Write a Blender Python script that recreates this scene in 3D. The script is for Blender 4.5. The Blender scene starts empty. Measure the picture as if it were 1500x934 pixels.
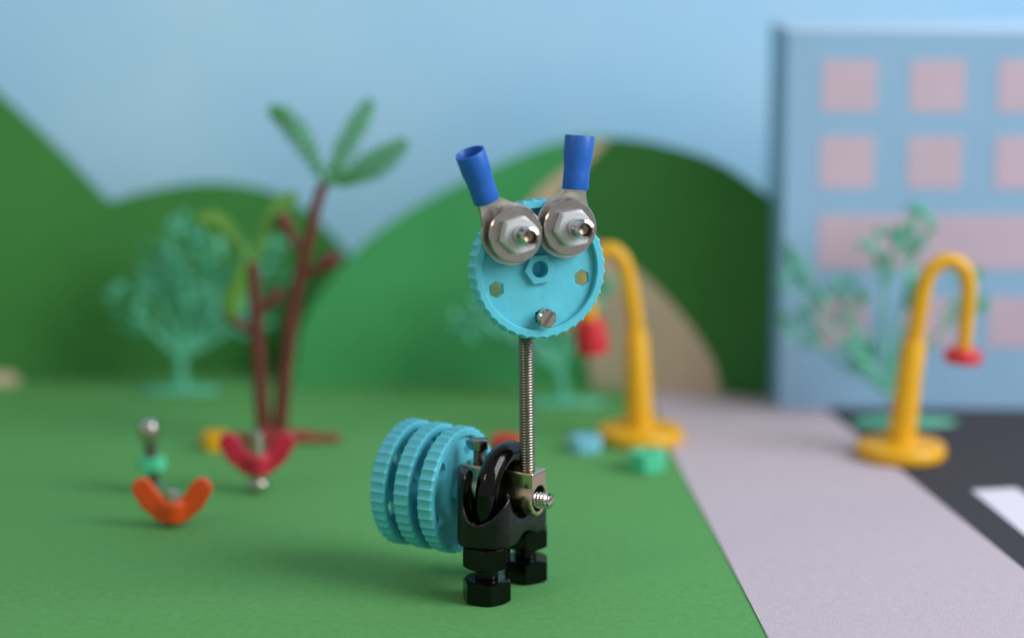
import bpy, bmesh, math, random
import numpy as np
from mathutils import Matrix, Vector

S = 0.001          # everything below is written in millimetres
R = math.radians
scene = bpy.context.scene
COL = scene.collection

# ------------------------------------------------------------------ camera
cam_d = bpy.data.cameras.new('camera')
cam = bpy.data.objects.new('camera', cam_d)
COL.objects.link(cam)
cam.location = (1.2*S, -442.6*S, 145.6*S)
cam.rotation_euler = (R(90-11), 0, 0)
cam_d.sensor_width = 36
cam_d.lens = 74.98
cam_d.clip_start = 0.01
cam_d.clip_end = 10
cam_d.dof.use_dof = True
cam_d.dof.focus_distance = 446*S
cam_d.dof.aperture_fstop = 5.2
scene.camera = cam

# ------------------------------------------------------------------ light
world = bpy.data.worlds.new('World')
scene.world = world
world.use_nodes = True
bg = world.node_tree.nodes['Background']
bg.inputs['Color'].default_value = (0.96, 0.98, 1.0, 1)
bg.inputs['Strength'].default_value = 0.37


def area(name, loc, aim, sx, sy, watts, col):
    l = bpy.data.lights.new(name, 'AREA')
    l.shape = 'RECTANGLE'
    l.size, l.size_y = sx*S, sy*S
    l.energy = watts
    l.color = col
    o = bpy.data.objects.new(name, l)
    COL.objects.link(o)
    o.location = Vector(loc)*S
    d = Vector(aim)-Vector(loc)
    o.rotation_euler = d.to_track_quat('-Z', 'Z').to_euler()
    return o


area('window_light', (660, -215, 480), (0, 130, 40), 620, 480, 7.7, (0.945, 0.958, 1.0))
area('room_light', (-420, -330, 420), (0, 60, 30), 110, 110, 0.5, (1.0, 0.76, 0.52))

vs = scene.view_settings
vs.view_transform = 'Standard'
vs.look = 'None'
vs.exposure = 0
vs.gamma = 1
scene.cycles.use_denoising = True
scene.cycles.max_bounces = 8


# ------------------------------------------------------------------ materials
def lin(c):
    return tuple(((v/255)/12.92 if v/255 <= 0.04045 else ((v/255+0.055)/1.055)**2.4) for v in c)


def mat(name, rgb, rough=0.5, metal=0.0, vary=0.0, vscale=60, bump=0.0, bscale=1500, sss=0.0, coat=0.0,
        rgb2=None, rvary=0.0, spec=0.5):
    m = bpy.data.materials.new(name)
    m.use_nodes = True
    nt = m.node_tree
    b = nt.nodes['Principled BSDF']
    c = lin(rgb)
    b.inputs['Base Color'].default_value = (*c, 1)
    b.inputs['Roughness'].default_value = rough
    b.inputs['Metallic'].default_value = metal
    b.inputs['Specular IOR Level'].default_value = spec
    if coat:
        b.inputs['Coat Weight'].default_value = coat
        b.inputs['Coat Roughness'].default_value = 0.12
    if sss:
        b.inputs['Subsurface Weight'].default_value = sss
        b.inputs['Subsurface Radius'].default_value = (0.4, 1.0, 1.0)
        b.inputs['Subsurface Scale'].default_value = 0.0012
    tc = nt.nodes.new('ShaderNodeTexCoord')
    if vary or rgb2 or rvary:
        n = nt.nodes.new('ShaderNodeTexNoise')
        n.inputs['Scale'].default_value = vscale
        n.inputs['Detail'].default_value = 5
        n.inputs['Roughness'].default_value = 0.6
        nt.links.new(tc.outputs['Object'], n.inputs['Vector'])
        if vary or rgb2:
            r = nt.nodes.new('ShaderNodeValToRGB')
            r.color_ramp.elements[0].position = 0.3
            r.color_ramp.elements[1].position = 0.7
            a = lin(rgb2) if rgb2 else tuple(v*(1-vary) for v in c)
            d = c if rgb2 else tuple(min(1, v*(1+vary)) for v in c)
            r.color_ramp.elements[0].color = (*a, 1)
            r.color_ramp.elements[1].color = (*d, 1)
            nt.links.new(n.outputs['Fac'], r.inputs['Fac'])
            nt.links.new(r.outputs['Color'], b.inputs['Base Color'])
        if rvary:
            mr = nt.nodes.new('ShaderNodeMapRange')
            mr.inputs['From Min'].default_value = 0.3
            mr.inputs['From Max'].default_value = 0.7
            mr.inputs['To Min'].default_value = max(0.03, rough-rvary)
            mr.inputs['To Max'].default_value = min(1, rough+rvary)
            nt.links.new(n.outputs['Fac'], mr.inputs['Value'])
            nt.links.new(mr.outputs['Result'], b.inputs['Roughness'])
    if bump:
        n2 = nt.nodes.new('ShaderNodeTexNoise')
        n2.inputs['Scale'].default_value = bscale
        n2.inputs['Detail'].default_value = 4
        nt.links.new(tc.outputs['Object'], n2.inputs['Vector'])
        bp = nt.nodes.new('ShaderNodeBump')
        bp.inputs['Strength'].default_value = bump
        bp.inputs['Distance'].default_value = 0.0003
        nt.links.new(n2.outputs['Fac'], bp.inputs['Height'])
        nt.links.new(bp.outputs['Normal'], b.inputs['Normal'])
    return m


M = {}
M['lawn'] = mat('green_paper', (92, 157, 90), 0.85, vary=0.08, vscale=500, bump=0.42, bscale=2600, spec=0.25)
M['pave'] = mat('lilac_grey_paper', (194, 182, 192), 0.85, vary=0.05, vscale=450, bump=0.55, bscale=2400, spec=0.25)
M['road'] = mat('charcoal_paper', (66, 66, 72), 0.85, vary=0.08, vscale=600, bump=0.2, spec=0.2)
M['mark'] = mat('white_paper', (228, 222, 236), 0.85, vary=0.03, vscale=700, bump=0.2, spec=0.25)
M['hill_dark'] = mat('dark_green_card', (66, 132, 66), 0.9, vary=0.06, vscale=40, bump=0.15, spec=0.2)
M['hill_shaded'] = mat('shaded_green_card', (58, 118, 58), 0.9, vary=0.06, vscale=40, bump=0.15, spec=0.2)  # same hill card, darkened for the shade of the building
M['hill_mid'] = mat('mid_green_card', (72, 160, 98), 0.9, vary=0.06, vscale=40, bump=0.15, spec=0.2)
M['beige'] = mat('beige_card', (206, 186, 162), 0.9, vary=0.05, vscale=60, bump=0.15, spec=0.2)
M['sky'] = mat('painted_sky_board', (192, 230, 255), 0.95, rgb2=(165, 217, 255), vscale=7, spec=0.1)
M['block_blue'] = mat('pale_blue_card', (150, 190, 222), 0.85, vary=0.03, vscale=60, bump=0.15, spec=0.25)
M['roof'] = mat('lit_blue_card', (196, 220, 244), 0.85, vary=0.03, vscale=60, bump=0.15, spec=0.25)  # building top, painted paler as if lit from above
M['pink'] = mat('pink_card', (206, 186, 202), 0.85, vary=0.03, vscale=80, bump=0.1, spec=0.25)
M['teal'] = mat('turquoise_plastic', (92, 197, 217), 0.42, vary=0.05, vscale=400, sss=0.25, bump=0.1, bscale=900, rvary=0.08)
M['blue'] = mat('royal_blue_vinyl', (30, 98, 190), 0.4, vary=0.08, vscale=300, sss=0.1, bump=0.12, bscale=700)
M['steel'] = mat('steel', (152, 146, 138), 0.24, 1.0, vary=0.08, vscale=500, bump=0.06, bscale=1800, rvary=0.08)
M['bright'] = mat('polished_steel', (206, 198, 188), 0.12, 1.0, vary=0.06, vscale=500, bump=0.04, bscale=1800, rvary=0.05)
M['socket'] = mat('dark_steel', (150, 134, 118), 0.22, 1.0, vary=0.1, vscale=500)
M['rod'] = mat('dull_zinc_steel', (132, 127, 118), 0.3, 1.0, vary=0.12, vscale=400, bump=0.06, bscale=1800, rvary=0.08)
M['washer'] = mat('brushed_steel', (192, 183, 177), 0.2, 1.0, vary=0.08, vscale=500, bump=0.04, bscale=1400, rvary=0.06)
M['tin'] = mat('tinned_copper', (208, 201, 194), 0.36, 1.0, vary=0.08, vscale=500, bump=0.1, bscale=1200, rvary=0.08)
M['nickel'] = mat('nickel_brass', (206, 186, 160), 0.2, 1.0, vary=0.06, vscale=300, bump=0.05, bscale=900, rvary=0.06)
M['nylon'] = mat('white_nylon', (200, 203, 208), 0.35, sss=0.3, vary=0.02, vscale=400)
M['black'] = mat('black_enamel', (6, 5, 5), 0.1, rvary=0.05, vscale=500, vary=0.2, bump=0.15, bscale=450, coat=0.0, spec=0.3)
M['black_cast'] = mat('black_painted_cast_iron', (7, 6, 6), 0.28, rvary=0.12, vscale=600, vary=0.3, bump=0.28, bscale=1100, spec=0.45)
M['orange'] = mat('orange_paint', (228, 78, 18), 0.4, vary=0.06, vscale=200, coat=0.2)
M['crimson'] = mat('crimson_paint', (190, 32, 62), 0.38, vary=0.06, vscale=200, coat=0.2)
M['red'] = mat('red_plastic', (206, 40, 52), 0.4, vary=0.05, vscale=200, sss=0.1)
M['yellow'] = mat('amber_plastic', (230, 172, 20), 0.38, vary=0.05, vscale=200, sss=0.15)
M['bark'] = mat('brown_plastic', (116, 52, 44), 0.5, rgb2=(90, 38, 36), vscale=300, bump=0.3, bscale=600)
M['root'] = mat('red_brown_plastic', (158, 54, 46), 0.5, rgb2=(130, 44, 38), vscale=300, bump=0.2, bscale=600)
M['frond'] = mat('green_plastic', (66, 154, 66), 0.5, rgb2=(48, 126, 54), vscale=150, bump=0.2, bscale=500)
M['frond_y'] = mat('yellow_green_plastic', (112, 166, 66), 0.5, rgb2=(84, 142, 60), vscale=150, bump=0.2, bscale=500)
M['tree'] = mat('sea_green_plastic', (100, 192, 160), 0.45, rgb2=(76, 170, 138), vscale=200)
M['mint'] = mat('mint_plastic', (84, 206, 160), 0.4, vary=0.04, vscale=200, sss=0.15)
M['skyblue'] = mat('light_blue_plastic', (130, 202, 226), 0.4, vary=0.04, vscale=200, sss=0.15)


# ------------------------------------------------------------------ mesh helpers
class MB:
    def __init__(s):
        s.v = []
        s.f = []

    def add(s, verts, faces, mx=None):
        k = len(s.v)
        if mx is not None:
            verts = [tuple(mx @ Vector(p)) for p in verts]
        s.v += [tuple(p) for p in verts]
        s.f += [tuple(i+k for i in f) for f in faces]
        return s

    def grid(s, rows, closed=True, cap0=False, cap1=False, mx=None):
        """rows: list of equal-length rings"""
        n = len(rows[0])
        v = [p for r in rows for p in r]
        f = []
        for j in range(len(rows)-1):
            for i in range(n if closed else n-1):
                a, b = j*n+i, j*n+(i+1) % n
                f.append((a, b, b+n, a+n))
        if cap0:
            f.append(tuple(reversed(range(n))))
        if cap1:
            f.append(tuple(range((len(rows)-1)*n, len(rows)*n)))
        return s.add(v, f, mx)

    def lathe(s, prof, seg=40, mx=None, cap0=True, cap1=True):
        rows = [[(r*math.cos(2*math.pi*i/seg), r*math.sin(2*math.pi*i/seg), z) for i in range(seg)] for r, z in prof]
        return s.grid(rows, True, cap0, cap1, mx)

    def tube(s, pts, rad, seg=16, caps=True, mx=None):
        pts = [Vector(p) for p in pts]
        if not hasattr(rad, '__len__'):
            rad = [rad]*len(pts)
        t0 = (pts[1]-pts[0]).normalized()
        up = Vector((0, 0, 1)) if abs(t0.z) < 0.9 else Vector((1, 0, 0))
        a = t0.cross(up).normalized()
        rows = []
        for i, p in enumerate(pts):
            t = (pts[min(i+1, len(pts)-1)]-pts[max(i-1, 0)]).normalized()
            a = (a-t*a.dot(t)).normalized()
            b = t.cross(a)
            rows.append([tuple(p+(a*math.cos(2*math.pi*k/seg)+b*math.sin(2*math.pi*k/seg))*rad[i]) for k in range(seg)])
        return s.grid(rows, True, caps, caps, mx)

    def box(s, lo, hi, mx=None):
        x0, y0, z0 = lo
        x1, y1, z1 = hi
        v = [(x0, y0, z0), (x1, y0, z0), (x1, y1, z0), (x0, y1, z0), (x0, y0, z1), (x1, y0, z1), (x1, y1, z1), (x0, y1, z1)]
        return s.add(v, [(3, 2, 1, 0), (4, 5, 6, 7), (0, 1, 5, 4), (1, 2, 6, 5), (2, 3, 7, 6), (3, 0, 4, 7)], mx)

    def nut(s, af, h, hole, mx=None, z0=0.0):
        """hexagon nut with chamfered corners, axis z"""
        seg = 48
        rc = af/2*1.0
        rows = [[] for _ in range(6)]
        for i in range(seg):
            t = 2*math.pi*i/seg
            k = (math.degrees(t) % 60)-30
            rh = af/2/math.cos(R(k))
            dz = (rh-rc*0.97)*0.6
            c, d = math.cos(t), math.sin(t)
            for j, (r, z) in enumerate(((hole, 0), (rc*0.97, 0), (rh, dz), (rh, h-dz), (rc*0.97, h), (hole, h))):
                rows[j].append((r*c, r*d, z+z0))
        rows.append(list(rows[0]))
        return s.grid(rows, True, mx=mx)

    def thread(s, r, pitch, z0, z1, mx=None, seg=18, depth=None):
        """a helical thread ridge around a core, with closed ends"""
        depth = depth or pitch*0.5
        turns = (z1-z0)/pitch-1
        n = int(turns*seg)
        v, f = [], []
        for k in range(n+1):
            t = 2*math.pi*k/seg
            z = z0+pitch*k/seg
            for rr, dz in ((r-depth, 0), (r, 0.38*pitch), (r, 0.6*pitch), (r-depth, 0.98*pitch)):
                v.append((rr*math.cos(t), rr*math.sin(t), z+dz))
        for k in range(n):
            for j in range(3):
                a = k*4+j
                f.append((a, a+4, a+5, a+1))
        s.add(v, f, mx)
        rc = r-depth+0.02
        return s.lathe([(rc*0.8, z0), (rc, z0+0.2), (rc, z1-0.2), (rc*0.75, z1)], 24, mx)

    def build(s, name, m, parent=None, angle=38, mx=None, smooth=True, bevel=0, kind=None):
        me = bpy.data.meshes.new(name)
        vv = s.v if mx is None else [mx @ Vector(p) for p in s.v]
        me.from_pydata([(p[0]*S, p[1]*S, p[2]*S) for p in vv], [], s.f)
        bm = bmesh.new()
        bm.from_mesh(me)
        if bevel:
            es = [e for e in bm.edges if len(e.link_faces) == 2 and e.calc_face_angle(0) > R(30)]
            bmesh.ops.bevel(bm, geom=es, offset=bevel*S, segments=2, affect='EDGES', profile=0.5)
        bmesh.ops.recalc_face_normals(bm, faces=bm.faces)
        bm.to_mesh(me)
        bm.free()
        if smooth:
            me.polygons.foreach_set('use_smooth', [True]*len(me.polygons))
            me.set_sharp_from_angle(angle=R(angle))
        me.materials.append(M[m])
        o = bpy.data.objects.new(name, me)
        COL.objects.link(o)
        if parent:
            o.parent = parent
        if kind:
            o['kind'] = kind
        return o


def sdf_mesh(fn, lo, hi, step):
    """surface nets over a signed distance function: smooth cast shapes"""
    ax = [np.arange(lo[i], hi[i]+step, step) for i in range(3)]
    X, Y, Z = np.meshgrid(*ax, indexing='ij')
    D = fn(X, Y, Z)
    n = D.shape
    ins = D < 0
    cs = tuple(k-1 for k in n)
    acc = np.zeros(cs+(3,))
    cnt = np.zeros(cs)
    sl = lambda o: tuple(slice(o[i], o[i]+cs[i]) for i in range(3))
    corners = [(i, j, k) for i in (0, 1) for j in (0, 1) for k in (0, 1)]
    for a in corners:
        for d in range(3):
            if a[d]:
                continue
            b = tuple(a[i]+(1 if i == d else 0) for i in range(3))
            da, db = D[sl(a)], D[sl(b)]
            cr = (da < 0) != (db < 0)
            t = np.where(cr, da/np.where(da == db, 1, da-db), 0)
            for i in range(3):
                acc[..., i] += np.where(cr, a[i]+(t if i == d else 0), 0)
            cnt += cr
    act = cnt > 0
    idx = -np.ones(cs, int)
    idx[act] = np.arange(act.sum())
    g = np.stack(np.meshgrid(*[np.arange(k) for k in cs], indexing='ij'), -1)
    P = (g[act]+acc[act]/cnt[act][:, None])*step+np.array(lo)
    faces = []
    for d in range(3):
        u, w = (d+1) % 3, (d+2) % 3
        A = ins[tuple(slice(0, n[i]-1) if i == d else slice(1, n[i]-1) for i in range(3))]
        B = ins[tuple(slice(1, n[i]) if i == d else slice(1, n[i]-1) for i in range(3))]
        w_ = np.argwhere(A != B)
        off = [1, 1, 1]
        off[d] = 0
        w_ = w_+np.array(off)
        q = []
        for du, dw in ((0, 0), (-1, 0), (-1, -1), (0, -1)):
            o = np.zeros(3, int)
            o[u], o[w] = du, dw
            c = w_+o
            q.append(idx[c[:, 0], c[:, 1], c[:, 2]])
        faces += np.stack(q, 1).tolist()
    mb = MB()
    mb.add(P.tolist(), [tuple(f) for f in faces if min(f) >= 0])
    return mb


def smin(a, b, k):
    h = np.clip(0.5+0.5*(b-a)/k, 0, 1)
    return b*(1-h)+a*h-k*h*(1-h)


def smax(a, b, k):
    return -smin(-a, -b, k)


def sd_box(x, y, z, c, h, r):
    qx, qy, qz = abs(x-c[0])-h[0]+r, abs(y-c[1])-h[1]+r, abs(z-c[2])-h[2]+r
    return np.sqrt(np.maximum(qx, 0)**2+np.maximum(qy, 0)**2+np.maximum(qz, 0)**2)+np.minimum(np.maximum(np.maximum(qx, qy), qz), 0)-r


def sd_caps(x, y, z, a, b, r):
    a, b = np.array(a, float), np.array(b, float)
    d = b-a
    t = np.clip(((x-a[0])*d[0]+(y-a[1])*d[1]+(z-a[2])*d[2])/(d@d), 0, 1)
    return np.sqrt((x-a[0]-t*d[0])**2+(y-a[1]-t*d[1])**2+(z-a[2]-t*d[2])**2)-r


def tag(o, label, cat, group=None):
    o['label'] = label
    o['category'] = cat
    if group:
        o['group'] = group
    return o


def thing(name, label, cat, loc=(0, 0, 0), rz=0.0, group=None):
    o = bpy.data.objects.new(name, None)
    o.empty_display_size = 0.005
    COL.objects.link(o)
    o.location = Vector(loc)*S
    o.rotation_euler = (0, 0, R(rz))
    return tag(o, label, cat, group)


def frame(origin, zdir, xhint=(1, 0, 0)):
    z = Vector(zdir).normalized()
    x = Vector(xhint)
    x = (x-z*x.dot(z)).normalized()
    y = z.cross(x)
    m = Matrix((x, y, z)).transposed().to_4x4()
    m.translation = Vector(origin)
    return m


def spline(pts, n=8):
    """Catmull-Rom through pts"""
    P = [Vector(p) for p in pts]
    P = [P[0]*2-P[1]]+P+[P[-1]*2-P[-2]]
    out = []
    for i in range(1, len(P)-2):
        for k in range(n):
            t = k/n
            a, b, c, d = P[i-1:i+3]
            out.append(0.5*((2*b)+(c-a)*t+(2*a-5*b+4*c-d)*t*t+(3*b-a-3*c+d)*t**3))
    out.append(P[-2])
    return out


# ------------------------------------------------------------------ the setting
def slab(name, poly, z0, z1, m, bevel=0):
    mb = MB()
    n = len(poly)
    mb.add([(x, y, z0) for x, y in poly]+[(x, y, z1) for x, y in poly],
           [tuple(reversed(range(n))), tuple(range(n, 2*n))]+[(i, (i+1) % n, (i+1) % n+n, i+n) for i in range(n)])
    o = mb.build(name, m, smooth=False)
    o['kind'] = 'structure'
    return o


slab('lawn', [(-420, -430), (420, -430), (420, 380), (-420, 380)], -4, 0, 'lawn')
left_edge = [(62, -200), (56.5, -90), (53.0, -31.5), (49.0, 40), (44.6, 111), (43.2, 166), (42.5, 215)]
right_edge = [(86, 215), (93.7, 162.5), (103.0, 97.7), (115.3, 13.1), (125, -60), (142, -200)]
slab('road', [(88, 215), (78, 215), (95, 97), (108, 13), (120, -60), (136, -200), (400, -200), (400, 215)], 0.02, 0.12, 'road')
slab('pavement', left_edge+right_edge, 0.06, 0.26, 'pave')
slab('road_marking', [(117.5, 79), (129.3, 81), (137.5, 18), (124.2, 18)], 0.122, 0.2, 'mark')


def bend(x):            # the card backdrop is bowed: its middle lies farthest from the camera
    return -0.00085*(x+10)**2 if x < -10 else -0.0021*(x+10)**2 if x < 100 else -25.4-0.46*(x-100)


def card_strip(name, x0, x1, lower, upper, y, m, thick=0.9, n=64, bow=bend):
    """upright card between two height curves, bowed with the backdrop"""
    front, back = [], []
    mb = MB()
    xs = [x0+(x1-x0)*i/n for i in range(n+1)]
    rows = []
    for x in xs:
        yy = y+bow(x)
        a, b = lower(x), max(upper(x), lower(x)+0.05)
        rows.append([(x, yy, a), (x, yy, b), (x, yy+thick, b), (x, yy+thick, a)])
    mb.grid(rows, True, True, True)
    o = mb.build(name, m, angle=40)
    o['kind'] = 'structure'
    return o


def curve_fn(pts):
    q = spline([(p[0], 0, p[1]) for p in pts], 12)
    xs = np.array([p.x for p in q])
    zs = np.array([p.z for p in q])
    o = np.argsort(xs)
    return lambda x: float(np.interp(x, xs[o], zs[o]))


def card_poly(name, outline, y, m, thick=0.9):
    """upright card of any outline, cut in a fine grid so that it can follow the bow"""
    bm = bmesh.new()
    vs_ = [bm.verts.new((p[0], 0, p[1])) for p in outline]
    f = bm.faces.new(vs_)
    xs = [p[0] for p in outline]
    x = math.floor(min(xs)/5)*5+5
    while x < max(xs):
        bmesh.ops.bisect_plane(bm, geom=bm.verts[:]+bm.edges[:]+bm.faces[:], plane_co=(x, 0, 0), plane_no=(1, 0, 0))
        x += 5
    ret = bmesh.ops.extrude_face_region(bm, geom=bm.faces[:])
    for v in [g for g in ret['geom'] if isinstance(g, bmesh.types.BMVert)]:
        v.co.y += thick
    for v in bm.verts:
        v.co.y += y+bend(v.co.x)
        v.co *= S
    bmesh.ops.recalc_face_normals(bm, faces=bm.faces)
    me = bpy.data.meshes.new(name)
    bm.to_mesh(me)
    bm.free()
    me.materials.append(M[m])
    o = bpy.data.objects.new(name, me)
    COL.objects.link(o)
    o['kind'] = 'structure'
    return o


# sky board, bowed behind the hills
card_strip('sky', -480, 480, lambda x: 0.0, lambda x: 420.0, 305, 'sky', 2.0, bow=lambda x: -0.00035*x*x)
hl = curve_fn([(-330, 150), (-250, 138), (-200, 124), (-168.6, 102.3), (-156.5, 91.5), (-144.4, 79.3), (-134.3, 68.3), (-122, 54.0), (-108, 40), (-98, 20)])
hm = curve_fn([(-165, 20), (-150, 38), (-135, 50), (-123, 55.2), (-111.3, 58.5), (-94.3, 60.6), (-77.3, 58.5), (-64.7, 52.7), (-50.1, 36.9), (-39.6, 19.1), (-33, 4)])
card_strip('hill_left', -330, -33, lambda x: 0.0, lambda x: max(hl(x) if x < -100 else 0, hm(x) if x > -160 else 0), 222, 'hill_dark', 0.9, 150)
h3 = spline([(p[0], 0, p[1]) for p in [(-67, 0), (-62.2, 21.0), (-48.4, 40.0), (-29.7, 54.6), (-0.9, 69.1), (17.6, 75.7), (35.0, 76.7), (52.4, 73.6),
             (64.8, 69.1), (78.3, 60.0)]], 6)+[Vector((78.4, 0, 0))]
card_poly('hill_right', [(p.x, max(p.z, 0)) for p in h3], 199, 'hill_mid')
pr_ = spline([(p[0], 0, p[1]) for p in [(64.4, 0), (61.7, 10.4), (53.2, 23.1), (40.5, 35.8), (28.1, 44.2), (17.7, 52.5), (15.6, 58.7), (21.7, 67.0), (28.3, 74.0), (30.3, 76.4)]], 5)
pl_ = spline([(p[0], 0, p[1]) for p in [(25.4, 76.0), (20.0, 69.8), (9.5, 61.0), (1.0, 49.4), (-6.0, 35.8), (-0.9, 27.4), (11.6, 21.0), (22.0, 14.7), (25.9, 0)]], 5)
card_poly('hill_path', [(p.x, max(p.z, 0)) for p in pr_+pl_], 198.1, 'beige', 0.35)
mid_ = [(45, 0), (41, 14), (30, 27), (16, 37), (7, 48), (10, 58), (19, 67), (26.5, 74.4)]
card_poly('hill_right_shaded', mid_+[(p.x, max(p.z, 0)) for p in h3 if p.x > 28], 198.55, 'hill_shaded', 0.4)  # right side of the hill, the building's shade put into its green
card_poly('path_end', [(-185, 0), (-151.5, 0), (-150.8, 2.4), (-154, 4.2), (-163, 5.2), (-185, 5.6)], 217, 'beige', 0.6)

# ------------------------------------------------------------------ the apartment block of card
bt = thing('apartment_building', 'pale blue card apartment block with pink windows beside the road', 'building', (79.4, 167, 0.27), -1.2)
W_, D_, H_ = 152, 48, 109.4
MB().box((0, 0, 0), (W_, D_, H_)).build('wall', 'block_blue', bt, bevel=0.5, angle=20)
# top face: light from above put into its paler colour
MB().box((0.3, 0.3, H_+0.02), (W_-0.3, D_-0.3, H_+0.9)).build('roof', 'roof', bt, bevel=0.4)
xcol = [10.3, 35.3, 60.3, 85.3, 110.3]
for z0, z1 in ((87.2, 101.8), (65.2, 80.2), (18.6, 33.6)):
    for x in xcol:
        MB().box((x, -0.16, z0), (x+15.4, 0.01, z1)).build('window', 'pink', bt, smooth=False)
MB().box((10.3, -0.16, 41.8), (125.7, 0.01, 57.6)).build('window', 'pink', bt, smooth=False)['label'] = 'long pink window band across the block'


# ------------------------------------------------------------------ trees of sea-green plastic
def leaf_blob(mb, c, d, ln, wd, rng):
    """small flat oval leaf with thickness"""
    z = Vector(d).normalized()
    h = Vector((rng.uniform(-1, 1), rng.uniform(-1, 1), rng.uniform(-1, 1)))
    m = frame(c, z, h)
    rows = []
    for t, w in ((0.0, 0.18), (0.3, 0.85), (0.65, 1.0), (0.92, 0.5)):
        rows.append([(math.cos(a)*w*wd, math.sin(a)*w*wd*0.42, t*ln) for a in (2*math.pi*k/6 for k in range(6))])
    mb.grid(rows, True, True, True, m)


def coral_tree(name, label, base, clumps, fork, seed, plate=(12, 4.5), nl=26, stem=1.7):
    nl = int(nl*0.9)
    """clumps: (dx, dy, z, rx, rz) around the base"""
    rng = random.Random(seed)
    t = thing(name, label, 'tree', base, 0, 'sea-green toy trees')
    tr, cr = MB(), MB()
    f = Vector((fork[0], 0, fork[1]))
    tr.tube(spline([(0, 0, 0.4), (fork[0]*0.3, 0, fork[1]*0.5), tuple(f)], 5), [stem*1.25-0.35*i/10*stem for i in range(11)], 10)
    for (dx, dy, z, rx, rz) in clumps:
        e = Vector((dx, dy, z))
        mid = f.lerp(e, 0.5)+Vector((dx*0.12, 0, 1.0))
        pts = spline([tuple(f), tuple(mid), tuple(e)], 5)
        tr.tube(pts, [stem*0.75-0.04*i*stem for i in range(len(pts))], 8)
        for k in range(6):
            a = rng.uniform(0, 2*math.pi)
            q = e+Vector((math.cos(a)*rx*0.75, rng.uniform(-1, 1)*rx*0.3, math.sin(a)*rz*0.75))
            st = e.lerp(f, rng.uniform(0.0, 0.3))
            tr.tube([tuple(st), tuple(st.lerp(q, 0.55)+Vector((0, 0, 0.6))), tuple(q)], [stem*0.36, stem*0.3, stem*0.2], 6)
        for k in range(nl):
            a = rng.uniform(0, 2*math.pi)
            r = math.sqrt(rng.uniform(0.05, 1))
            c = e+Vector((math.cos(a)*rx*r, rng.uniform(-1, 1)*rx*0.4, math.sin(a)*rz*r))
            d = (c-f).normalized()+Vector((rng.uniform(-.7, .7), rng.uniform(-.6, .6), rng.uniform(-.4, .7)))
            leaf_blob(cr, c, d, rng.uniform(3.4, 5.6), rng.uniform(1.0, 1.7), rng)
    tr.build('trunk', 'tree', t)
    cr.build('crown', 'tree', t, kind='stuff')
    pl = MB()
    px, py = plate
    rows = []
    for r, z in ((0.9, 0.03), (1.0, 0.5), (0.93, 1.3), (0.5, 1.9), (0.1, 2.2)):
        rows.append([(px*r*math.cos(a)*(1+0.1*math.sin(3*a+seed)), py*r*math.sin(a)*(1+0.1*math.sin(5*a)), z) for a in (2*math.pi*k/32 for k in range(32))])
    pl.grid(rows, True, True, True).build('base', 'tree', t)
    return t


coral_tree('toy_tree', 'sea-green branching toy tree behind the palm, in front of the dark hill', (-99.5, 190, 0),
           [(-13, 0, 25, 6.5, 8), (-8, 2, 36, 7, 7), (3, -2, 44, 8, 7.5), (13, 2, 38, 8, 7), (26, 0, 39, 8, 7), (10, 0, 25, 7, 6), (-1, 3, 31, 7, 6), (20, 2, 22, 6, 6)], (0, 11), 4, (12.5, 5), 26)
coral_tree('toy_tree', 'sea-green toy tree behind the neck of the wheel-headed creature', (16, 174, 0),
           [(-24, 0, 26, 7, 8), (-13, 2, 33, 7, 7), (0, 2, 35, 7, 6), (9, 0, 32, 6, 6), (-10, 0, 19, 7, 5)], (-1, 11), 9, (13, 5), 22)
coral_tree('toy_tree', 'sea-green toy tree in front of the pink-windowed block', (112, 149, 0.13),
           [(-30, 0, 43, 4.5, 7), (-28, 2, 26, 5, 6), (-17, 0, 33, 6, 7), (-6, 0, 50, 7, 5), (3, 2, 55, 5, 5), (4, 0, 38, 5, 8), (17, 0, 36, 5, 8), (-10, 1, 19, 6, 5)], (-4, 10), 15, (15, 5), 15, 1.05)

# ------------------------------------------------------------------ palm of brown and green plastic
palm = thing('palm_tree', 'brown toy palm with two trunks and green fronds on the lawn', 'palm', (-65, 128, 0))
PX = -65


def trunk_part(pts, r0, r1, name='trunk', parent=palm):
    q = spline([(x-PX, y, z) for x, y, z in pts], 10)
    n = len(q)
    rr = [(r0+(r1-r0)*i/(n-1))*(1+0.09*(i % 2)) for i in range(n)]
    return MB().tube(q, rr, 12).build(name, 'bark', parent, angle=60)


t1 = trunk_part([(-63.2, 0, 0.6), (-61.3, 0, 17), (-58.3, 0, 37.9), (-54.3, 0, 54.8), (-50.7, 0, 68.8), (-48.9, 0, 72)], 2.15, 1.25)
t2 = trunk_part([(-67.0, 0, 0.6), (-68.0, 0, 20.8), (-69, 0, 45.5), (-69.4, 0, 50.5)], 2.1, 1.5)


def stub(a, b, r, parent):
    a, b = Vector((a[0]-PX, a[1], a[2])), Vector((b[0]-PX, b[1], b[2]))
    mb = MB().tube([tuple(a), tuple(a.lerp(b, 0.45)-Vector((0, 0, 0.5))), tuple(a.lerp(b, 0.8)), tuple(b)], [1.4, 1.25, r, r*0.6], 10)
    mb.build('branch_stub', 'bark', parent)


stub((-68.6, 0, 31), (-77.3, -1, 36.3), 1.8, t2)
stub((-68, 0, 37), (-61.2, 1, 42.3), 2.1, t2)
stub((-57.3, 0, 46), (-45.6, -1, 52.0), 2.7, t1)
stub((-56.4, 0, 54), (-61.3, -1, 63.5), 2.4, t1)


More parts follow.
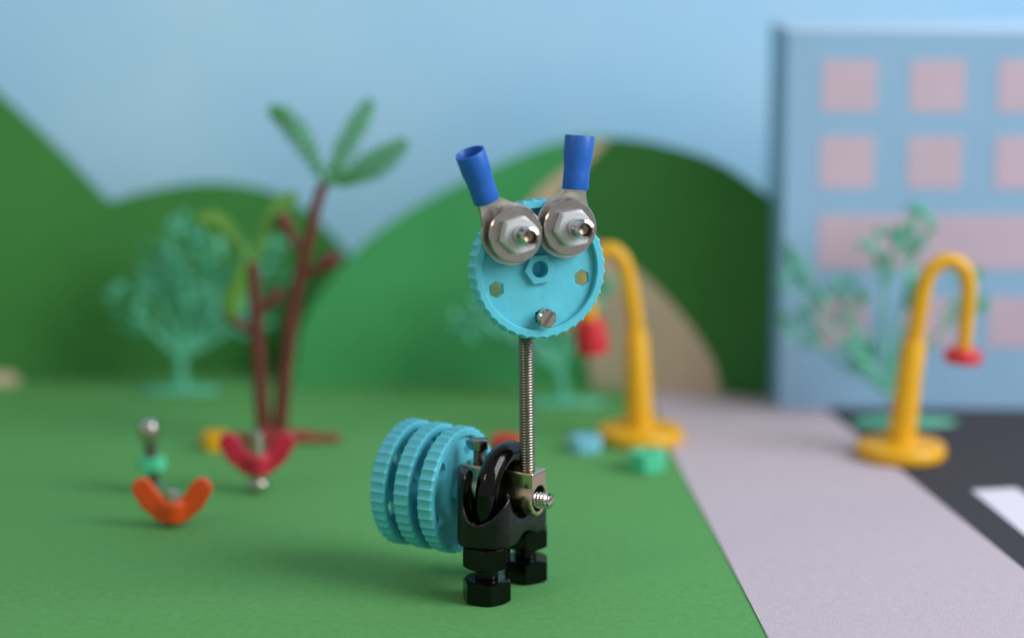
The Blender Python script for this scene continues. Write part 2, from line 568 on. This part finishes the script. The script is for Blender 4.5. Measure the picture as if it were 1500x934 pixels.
def frond(root, tip, width, m, sag=3.0, seed=0, parent=palm):
    """feather-shaped leaf: an arched midrib with a row of tapered leaflets on either side"""
    a, b = Vector((root[0]-PX, root[1], root[2])), Vector((tip[0]-PX, tip[1], tip[2]))
    n = 12
    ax = (b-a).normalized()
    side = ax.cross(Vector((0, 1, 0))).normalized()
    nrm = side.cross(ax).normalized()
    cen = lambda t: a.lerp(b, t)+Vector((0, 0, 1))*sag*math.sin(math.pi*t)*0.6
    rng = random.Random(int(abs(tip[0])*10))
    mb = MB()
    mb.tube([tuple(cen(i/10*0.97)) for i in range(11)], [0.75-0.045*i for i in range(11)], 8)
    for i in range(n):
        t = 0.1+0.86*i/(n-1)
        c = cen(t)
        d0 = (cen(min(1, t+0.05))-cen(t-0.05)).normalized()
        ln = width*1.35*max(0.22, math.sin(math.pi*min(1, t*0.9+0.08))**0.7)*rng.uniform(0.88, 1.1)
        for s_ in (1, -1):
            d = (side*s_*0.8+d0*0.75+nrm*0.25).normalized()
            w = d.cross(nrm).normalized()*0.58
            th = nrm*0.28
            p0, p1, p2 = c, c+d*ln*0.6, c+d*ln
            rows = []
            for p, k in ((p0, 0.75), (p1, 1.0), (p2, 0.3)):
                rows.append([tuple(p-w*k-th), tuple(p+w*k-th), tuple(p+w*k+th), tuple(p-w*k+th)])
            mb.grid(rows, True, True, True)
    mb.build('leaf', m, parent)


frond((-48.9, 0, 71.5), (-63.8, 3, 92), 3.6, 'frond', 5.0)
frond((-48.9, 0, 71.5), (-36.4, 2, 94.0), 3.6, 'frond', 1.0)
frond((-48.9, 0, 71.5), (-26.8, -3, 83.5), 4.2, 'frond', -2.5)
frond((-69.4, 0, 50), (-57.2, 1, 69.2), 2.8, 'frond_y', 4.5)
frond((-69.4, 0, 50), (-84.2, 2, 61.5), 3.2, 'frond_y', 6.0)
frond((-71.5, -1, 51), (-75.2, -3, 35.5), 2.9, 'frond_y', 0.0)


def root_sdf(x, y, z):
    d = sd_box(x, y, z, (0, 0, 1.2), (5, 4, 1.2), 1.0)
    for a, l in ((4, 17.5), (172, 14), (75, 10), (118, 9), (-70, 9), (-115, 10), (35, 11)):
        e = (math.cos(R(a))*l, math.sin(R(a))*l, 1.0)
        d = smin(d, sd_caps(x, y, z*1.15, (0, 0, 1.6), e, 1.55), 1.2)
    for sx in (1.8, -2.0):
        d = smin(d, sd_caps(x, y, z, (sx, 0, 1), (sx, 0, 3.5), 2.3), 1.2)
    return smax(d, 0.05-z, 0.1)


sdf_mesh(root_sdf, (-18, -13, -1), (21, 13, 7), 0.5).build('roots', 'root', palm, angle=60)


# ------------------------------------------------------------------ street lamps
def lamp(label, base, stem, collar, arm, shade, rz=0):
    t = thing('street_lamp', label, 'lamp', base, 0, 'amber toy street lamps')
    bx, by, bz = base
    rel = lambda p: (p[0]-bx, p[1], p[2]-bz)
    MB().lathe([(10.6, 0.02), (11.7, 0.5), (11.9, 1.6), (11.8, 3.2), (11.2, 3.9), (9.5, 4.15), (4.6, 4.3), (4.4, 5.0)], 56).build('base', 'yellow', t)
    c = Vector(rel(collar))
    a = Vector((stem[0]-bx, stem[1], 3.8))
    ax = c-a
    m = frame(a, ax)
    L = ax.length
    MB().lathe([(3.9, 0), (3.75, 2), (3.15, L-0.6), (2.95, L-0.1), (2.4, L+0.05)], 32, m).build('post', 'yellow', t)
    pts = spline([tuple(c-ax.normalized()*1.0)]+[rel(p) for p in arm], 8)
    n = len(pts)
    MB().tube(pts, [2.3-0.35*i/n for i in range(n)], 20).build('arm', 'yellow', t, angle=60)
    e = Vector(rel(arm[-1]))
    d = pts[-1]-pts[-3]
    r, h = shade
    m2 = frame(e-d.normalized()*0.6, d)
    MB().lathe([(r*0.72, 0), (r*0.86, 0.25), (r*0.98, h*0.35), (r*1.02, h*0.8), (r*0.98, h), (r*0.8, h), (r*0.75, h*0.55), (0.5, h*0.5)], 36, m2, True, True).build('shade', 'red', t)
    return t


lamp('amber street lamp with a red cup shade at the lawn edge behind the creature', (36.7, 130, 0.0), (36.5, 0), (35.2, 0, 30.5),
     [(34.4, 0, 37), (32.6, 0, 46.6), (30.9, 0, 51.2), (27.4, 0, 53.5), (23.4, 0, 50.5), (21.6, 0, 43.2), (22.4, 0, 33.8)], (4.4, 9.5))
lamp('amber street lamp with a thin red shade standing on the road edge', (105.3, 111.5, 0.27), (105.2, 0), (107.9, 0, 31.9),
     [(108.7, 0, 38), (109.9, 0, 46.1), (111.9, 0, 51.3), (116.3, 0, 53.5), (120.4, 0, 51.3), (121.8, 0, 45.6), (121.5, 0, 37.5), (121.1, 0, 29.3)], (5.0, 3.6))


# ------------------------------------------------------------------ loose hardware on the lawn
def hex_piece(name, label, cat, loc, af, h, m, hole, rz, tilt=0):
    o = MB().nut(af, h, hole).build(name, m)
    o.location = Vector(loc)*S
    o.rotation_euler = (0, 0, R(rz))
    return tag(o, label, cat)


hex_piece('hex_nut', 'light blue plastic hex nut on the lawn beside the left lamp', 'nut', (21, 119, 0.04), 8.0, 4.2, 'skyblue', 2.0, 8)
hex_piece('hex_nut', 'mint green plastic hex nut on the lawn by the pavement edge', 'nut', (36.6, 99, 0.04), 9.2, 5.2, 'mint', 2.3, 20)
hex_piece('hex_nut', 'yellow plastic nut on the lawn behind the crimson wing nut', 'nut', (-79.6, 121, 0.04), 6.6, 4.6, 'yellow', 1.7, 12)
hex_piece('hex_nut', 'orange-red plastic nut on the lawn behind the black clamp', 'nut', (-0.4, 117, 0.04), 7.6, 4.6, 'red', 1.9, 3)


def wing_sdf(x, y, z):
    """wing nut: conical hub with two broad rounded wings, hub base at z = 0"""
    r = np.sqrt(x*x+y*y)
    d = smax(smax(r-(3.0+z*0.06), -z, 0.5), z-5.2, 0.6)
    for s in (1, -1):
        path = [(0, 2.5), (s*2.6, 2.9), (s*5.6, 5.5), (s*7.5, 8.5)]
        pl = 99+0*x
        for (ax, az), (bx, bz) in zip(path, path[1:]):
            dx, dz = bx-ax, bz-az
            t = np.clip(((x-ax)*dx+(z-az)*dz)/(dx*dx+dz*dz), 0, 1)
            pl = smin(pl, np.sqrt((x-ax-t*dx)**2+(z-az-t*dz)**2)-2.75, 0.5)
        d = smin(d, smax(pl, abs(y)-1.35+0.03*z, 0.5), 0.9)
    return smax(d, 1.6-r, 0.3)


def wing_nut(label, loc, m, z0, rz, screw, group='painted wing nuts'):
    t = thing('wing_nut', label, 'wing nut', loc, rz, group)
    sdf_mesh(wing_sdf, (-11.5, -5, -1), (11.5, 5, 13), 0.4).build('wings', m, t, angle=70, mx=Matrix.Translation((0, 0, z0)) @ Matrix.Diagonal((0.93, 0.95, 0.95, 1)))
    screw(t)
    return t


def screw_a(t):
    MB().thread(1.6, 0.6, 0.03, 9.2).build('screw', 'bright', t)


def screw_b(t):
    MB().thread(1.7, 0.6, 3.0, 16.0).build('screw', 'bright', t)
    MB().lathe([(0.6, 0.02), (1.8, 0.3), (2.7, 1.4), (2.85, 2.4), (2.5, 3.2), (1.6, 3.5)], 32).build('screw_head', 'bright', t)


wing_nut('orange wing nut standing on the lawn, nearest of the small hardware', (-79.6, 47.5, 0), 'orange', 1.3, 0, screw_a)
wing_nut('crimson wing nut held up on a round-headed screw in front of the palm', (-62.8, 77, 0), 'crimson', 5.0, 3, screw_b)

sb = thing('upright_bolt', 'upright steel bolt with a mint green collar behind the orange wing nut', 'bolt', (-88.8, 77, 0))
tilt = frame((0, 0, 0), (-0.07, 0, 1))
MB().thread(1.55, 0.6, 2.4, 14.0, tilt).build('shank', 'steel', sb)
MB().lathe([(1.2, 0.04), (2.4, 0.2), (2.7, 1.0), (2.6, 2.1), (1.4, 2.8)], 32).build('foot', 'bright', sb)
MB().nut(6.2, 3.3, 1.5, tilt, 6.0).build('collar', 'mint', sb)
MB().lathe([(1.4, 13.2), (2.5, 13.4), (2.8, 14.6), (2.8, 16.8), (2.4, 18.2), (1.3, 18.9), (0.3, 19.0)], 32, tilt).build('cap', 'bright', sb)

# ------------------------------------------------------------------ the creature
bot = thing('toy_creature', 'turquoise wheel-headed creature built from nuts, bolts, wheels and a black clamp', 'toy', (0, 0, 0), -29.4)
WR = 14.7          # wheel radius
NT = 40            # teeth


def wheel_mesh(rot=0.0):
    """spoked toy wheel, axis z, front rim face at z = 0, back at z = -4.2"""
    mb = MB()
    per = 8
    n = NT*per
    T = 4.3

    def ring(r, z, amp=0.0, inset=0.0):
        out = []
        for i in range(n):
            t = 2*math.pi*i/n
            ph = (i % per)/per
            # shallow hollows between thin ridges
            k = math.sin(math.pi*ph)**0.8
            rr = r-inset-amp*k
            out.append((rr*math.cos(t), rr*math.sin(t), z))
        return out
    ri = 12.55
    rows = [ring(ri, -1.5), ring(ri+0.05, -0.25), ring(ri+0.3, 0), ring(WR-0.45, 0, 0.28), ring(WR, -0.45, 0.42), ring(WR, -T+0.45, 0.42), ring(WR-0.45, -T, 0.28), ring(ri+0.3, -T), ring(ri+0.05, -T+0.25), ring(ri, -T+1.4)]
    mb.grid(rows, True)
    # web with five hexagonal holes and a round centre hole
    bm = bmesh.new()
    loops = [[(ri*math.cos(2*math.pi*i/96)*1.004, ri*math.sin(2*math.pi*i/96)*1.004) for i in range(96)]]
    for k in range(5):
        a = R(90+36+72*k+rot)
        cx, cy = 10.0*math.cos(a), 10.0*math.sin(a)
        loops.append([(cx+1.85*math.cos(R(60*j+30)), cy+1.85*math.sin(R(60*j+30))) for j in range(6)])
    loops.append([(1.75*math.cos(2*math.pi*i/32), 1.75*math.sin(2*math.pi*i/32)) for i in range(32)])
    edges = []
    for lp in loops:
        vv = [bm.verts.new((x, y, 0)) for x, y in lp]
        edges += [bm.edges.new((vv[i], vv[(i+1) % len(vv)])) for i in range(len(vv))]
    bmesh.ops.triangle_fill(bm, use_beauty=True, use_dissolve=False, edges=edges, normal=(0, 0, 1))
    bm.verts.index_update()
    tri = [[v.index for v in f.verts] for f in bm.faces]
    co = [tuple(v.co) for v in bm.verts]
    bm.free()
    mb.add([(x, y, -1.4) for x, y, z in co], tri)
    mb.add([(x, y, -2.9) for x, y, z in co], [tuple(reversed(f)) for f in tri])
    for lp in loops[1:]:
        mb.grid([[(x, y, -1.4) for x, y in lp], [(x, y, -2.9) for x, y in lp]], True)
    # raised hexagonal hub with a blind hole
    hx = lambda r: [(r/math.cos(R((i*7.5) % 60-30))*math.cos(R(i*7.5)), r/math.cos(R((i*7.5) % 60-30))*math.sin(R(i*7.5))) for i in range(48)]
    ci = lambda r: [(r*math.cos(R(i*7.5)), r*math.sin(R(i*7.5))) for i in range(48)]
    z3 = lambda q, z: [(x, y, z) for x, y in q]
    mb.grid([z3(hx(3.0), -1.45), z3(hx(2.95), -0.35), z3(hx(2.8), -0.2), z3(ci(1.85), -0.2), z3(ci(1.74), -0.35), z3(ci(1.72), -4.0)], True, False, True)
    mb.grid([z3(ci(3.0), -2.85), z3(ci(2.95), -T-0.1), z3(ci(1.0), -T-0.1)], True, False, True)
    return mb


def wheel_at(name, m, rot=0.0):
    return wheel_mesh(rot).build(name, 'teal', bot, angle=30, mx=m)


# body: three wheels on an axle behind the clamp (creature frame: x forward, z up)
for k, (x, spin) in enumerate(((-10.6, 14), (-16.7, 40), (-22.8, 5))):
    m = frame((x, 0.2*k, 20.7), (1, 0, 0), (0, 1, 0)) @ Matrix.Rotation(R(spin), 4, 'Z') @ Matrix.Diagonal((0.945, 0.945, 0.86, 1))
    wheel_at('body_wheel', m)
MB().lathe([(1.6, -28.2), (1.7, -28), (1.7, -9.0), (1.6, -8.8)], 24, frame((0, 0, 20.7), (1, 0, 0))).build('axle', 'steel', bot)
MB().nut(5.5, 2.4, 1.6, frame((0, 0, 20.7), (1, 0, 0)), -27.6).build('axle_nut', 'steel', bot, angle=18)

# terminal bar through the clamp: flat top, round underside, hole along its length
def bar_sdf(x, y, z):
    rr = np.sqrt(y*y+(z-21.4)**2)
    body = rr-3.75
    top = sd_box(x, y, z, (0, 0, 24.6), (20, 3.05, 2.85), 0.25)
    prof = smin(body, top, 0.5)
    prof = np.maximum(prof, -(rr-2.75))
    return smax(prof, abs(x+0.9)-9.0, 0.18)


sdf_mesh(bar_sdf, (-10.6, -4.6, 16.6), (8.8, 4.6, 28.6), 0.24).build('terminal_bar', 'nickel', bot, angle=35)
MB().thread(1.75, 0.8, 2.5, 10.9, frame((0, 0.2, 20.9), (1, 0, 0.02)), 20, 0.38).build('end_screw', 'bright', bot)

# rear clamp screw with a slotted head
rs = MB().thread(1.3, 0.55, 26.5, 31.0, frame((-6.6, -0.4, 0), (0, 0, 1))).build('clamp_screw', 'steel', bot)


def slot_head(mb, r, h, slot, m, ang):
    """slotted cheese head, axis z: two half discs and the groove floor between them"""
    rz = Matrix.Rotation(R(ang), 4, 'Z')
    mm = m @ rz
    for s in (1, -1):
        a0 = math.asin(slot/2/r)
        arc = [(r*math.cos(a0+(math.pi-2*a0)*i/20), s*r*math.sin(a0+(math.pi-2*a0)*i/20)) for i in range(21)]
        inner = [((r-0.3)*x/r, s*max(slot/2, (r-0.3)*abs(y)/r)) for x, y in arc]
        v = [(x, y, 0) for x, y in arc]+[(x, y, h-0.3) for x, y in arc]+[(x, y, h) for x, y in inner]
        f = []
        for i in range(20):
            f += [(i, i+1, i+22, i+21), (i+21, i+22, i+43, i+42)]
        f.append(tuple(range(42, 63)))
        f.append((0, 21, 42, 62, 41, 20))
        mb.add(v, f, mm)
    mb.lathe([(r*0.98, 0.01), (r*0.98, h*0.3)], 32, mm)
    return mb


slot_head(MB(), 2.05, 2.2, 0.7, frame((-6.6, -0.4, 30.6), (0, 0, 1)), 35).build('screw_head', 'steel', rs)

# U-bolt
leg_y, ur = 8.5, 2.45
pts = [(0, -leg_y, 5.2), (0, -leg_y, 12), (0, -leg_y, 18)]
pts += [(0, -leg_y*math.cos(a), 22.0+leg_y*math.sin(a)) for a in (math.pi*i/28 for i in range(29))]
pts += [(0, leg_y, 18), (0, leg_y, 12), (0, leg_y, 5.2)]
ub = MB().tube(pts, ur, 28).build('u_bolt', 'black', bot, angle=60)
for s in (-1, 1):
    m = frame((0, s*leg_y, 0), (0, 0, 1))
    MB().thread(2.45, 0.85, 3.6, 9.2, m, 22).build('thread', 'black', ub)
    MB().nut(9.4, 5.0, 2.1, m @ Matrix.Rotation(R(5-5*s), 4, 'Z'), 0.03).build('foot_nut', 'black', bot, angle=18)
    MB().nut(9.3, 4.6, 2.1, m @ Matrix.Rotation(R(25-25*s), 4, 'Z'), 7.6).build('clamp_nut', 'black', bot, angle=18)


def saddle_sdf(x, y, z):
    ya = abs(y)
    # outer body: stadium in plan, standing from z 12 to a top that falls towards the front
    top = 28.8-0.36*(x+6.5)
    plan = sd_box(x, y, z*0, (-1.0, 0, 0), (6.2, 12.5, 50), 5.4)
    d = smax(plan, 11.9-z, 0.9)
    d = smax(d, z-top, 1.2)
    # cradle for the rope, along x
    d = smax(d, -smin(np.sqrt(y*y+(z-24.0)**2)-7.0, np.maximum(ya-7.0, 24.0-z), 0.5), 0.9)
    # pockets around the legs
    pk = np.maximum(np.sqrt((x+0.2)**2*0.7+(ya-8.6)**2)-3.4, 16.0-z)
    d = smax(d, -pk, 0.6)
    # U-shaped notch through the end walls
    nx = 0.2+0.22*(z-22)
    notch = np.where(z > 23.0, abs(x-nx), np.sqrt((x-nx)**2+(np.minimum(z-23.0, 0)*0.9)**2))-4.2
    d = smax(d, -np.maximum(notch, 8.0-ya), 1.3)
    # arch under the middle
    d = smax(d, -(np.sqrt((y*0.95)**2+(z-8.6)**2)-4.9), 1.2)
    return d


sdf_mesh(saddle_sdf, (-8.3, -14.2, 10.5), (7.3, 14.2, 31), 0.26).build('clamp_saddle', 'black_cast', bot, angle=60)

# neck rod
MWl = Matrix.Rotation(R(29.4), 4, 'Z')          # place -> creature frame
neck0, neck1 = Vector((4.5, -2.7, 25.0)), Vector((4.0, -2.6, 66.0))
nk = frame(MWl @ neck0, MWl.to_3x3() @ (neck1-neck0))
MB().thread(1.66, 0.6, 0, 41, nk, 20, 0.24).build('neck_rod', 'rod', bot, angle=50)

# head frame: x right across the face, y up, z out of the face
yaw, pit = R(20), R(5)
hn = Vector((math.sin(yaw)*math.cos(pit), -math.cos(yaw)*math.cos(pit), math.sin(pit)))
H = MWl @ frame((7.1, -7.2, 71.4), hn, (math.cos(yaw), math.sin(yaw), 0)) @ Matrix.Rotation(R(4), 4, 'Z')
wheel_at('head_wheel', H)
# holder behind the face that grips the neck
hb = MB().box((-6.2, -13, -8.6), (0.8, -5.5, -4.6))
hb.build('neck_holder', 'nickel', bot, mx=H, bevel=0.3)


def ring_terminal(eye, b0, b1, lean):
    ex, ey = eye
    ro, rin = 6.5, 2.0
    mb = MB()
    zf, zb = 1.25, 0.45
    dirv = Vector((b0[0]-ex, b0[1]-ey)).normalized()
    ca = math.atan2(dirv.y, dirv.x)
    n = 64
    outer, inner = [], []
    for i in range(n):
        a = ca+2*math.pi*i/n
        outer.append((ex+ro*math.cos(a), ey+ro*math.sin(a)))
        inner.append((ex+rin*math.cos(a), ey+rin*math.sin(a)))
    z3 = lambda q, z: [(x, y, z) for x, y in q]
    mb.grid([z3(inner, zb), z3(outer, zb), z3(outer, zf-0.12), z3([(ex+(x-ex)*0.985, ey+(y-ey)*0.985) for x, y in outer], zf), z3(inner, zf), z3(inner, zb)], True)
    # tab towards the sleeve: wide at the ring, waisted at the barrel
    p0 = Vector((ex, ey, 0))+Vector((dirv.x, dirv.y, 0))*3.5
    p1 = Vector((b0[0], b0[1], 0))
    sd = Vector((-dirv.y, dirv.x, 0))
    ax = Vector((b1[0]-b0[0], b1[1]-b0[1], lean)).normalized()
    p2 = p1+ax*2.0
    rows = []
    for p, w, zc, th in ((p0, 4.9, 0.84, 0.4), (p0.lerp(p1, 0.45), 3.6, 0.86, 0.42), (p0.lerp(p1, 0.8), 2.6, 0.95, 0.6), (p1, 2.15, 1.0, 0.95), (p2, 2.1, 1.0, 1.0)):
        c = p+Vector((0, 0, zc))
        rows.append([tuple(c+sd*w-Vector((0, 0, th))), tuple(c-sd*w-Vector((0, 0, th))), tuple(c-sd*w+Vector((0, 0, th))), tuple(c+sd*w+Vector((0, 0, th)))])
    mb.grid(rows, True, True, True)
    o = mb.build('ear', 'tin', bot, angle=40, mx=H)
    L = (Vector((b1[0]-b0[0], b1[1]-b0[1], lean))).length
    m = H @ frame((b0[0], b0[1], 1.0), ax, (sd.x, sd.y, 0))
    rows = []
    seg = 40
    for r, z in ((2.0, 0.15), (2.55, 0.02), (2.68, 0.25), (2.66, L*0.3), (2.72, L*0.45), (2.95, L*0.62), (3.0, L-0.2), (2.93, L), (2.62, L), (2.5, L-0.2), (2.4, L*0.45), (0.4, L*0.42)):
        sq = 0.92 if z < L*0.5 else 1.0
        rows.append([(r*1.04*math.cos(2*math.pi*i/seg), r*sq*math.sin(2*math.pi*i/seg), z) for i in range(seg)])
    MB().grid(rows, True, True, True).build('sleeve', 'blue', o, angle=50, mx=m)


def eye(e, spin, ear0, ear1, lean):
    ring_terminal(e, ear0, ear1, lean)
    m = H @ Matrix.Translation((e[0], e[1], 0))
    MB().lathe([(2.0, 3.15), (5.6, 3.15), (5.8, 3.3), (5.85, 3.55), (5.78, 3.8), (5.6, 4.0), (2.0, 4.0)], 72, m, False, False).build('eye_washer', 'washer', bot, angle=18)
    MB().nut(7.0, 2.9, 1.9, m @ Matrix.Rotation(R(spin), 4, 'Z'), 4.05).build('eye_nut', 'nylon', bot, angle=18)
    # screw with a hollow cup point
    ps = MB().lathe([(1.7, -6.0), (1.78, -5.8), (1.78, 4.0), (2.05, 4.05), (2.05, 11.7), (1.9, 12.2), (1.45, 12.35)], 40, m, True, False).build('pupil_screw', 'bright', bot, angle=30)
    k6 = [(1.45 if j % 2 == 0 else 1.3) for j in range(12)]
    hexr = lambda f, z: [(f*k6[j]*math.cos(R(30*j)), f*k6[j]*math.sin(R(30*j)), z) for j in range(12)]
    MB().grid([hexr(1.02, 12.34), hexr(0.84, 11.9), hexr(0.7, 11.2), hexr(0.2, 11.0)], True, False, True, m).build('socket', 'socket', ps)
    MB().nut(5.5, 2.2, 1.75, m, -5.2).build('back_nut', 'steel', bot, angle=18)
    MB().lathe([(2.6, -1.39), (2.6, 0.44)], 32, m).build('spacer', 'nylon', bot)
    MB().lathe([(2.6, 1.27), (2.6, 3.14)], 32, m).build('spacer', 'steel', bot)


def hole(a):
    return (10.15*math.cos(R(a)), 10.15*math.sin(R(a)))


eye(hole(126), 12, (-10.6, 15.6), (-14.0, 25.9), 2.4)
eye(hole(54), 4, (8.9, 15.6), (10.9, 26.6), 0.3)
# mouth screw
mo = hole(270)
mm = H @ Matrix.Translation((mo[0], mo[1], 0))
ms = MB().lathe([(1.5, -7.0), (1.5, 0.2)], 24, mm).build('mouth_screw', 'steel', bot)
slot_head(MB(), 1.95, 1.7, 0.8, mm @ Matrix.Translation((0, 0, 0.2)), 50).build('screw_head', 'bright', ms)
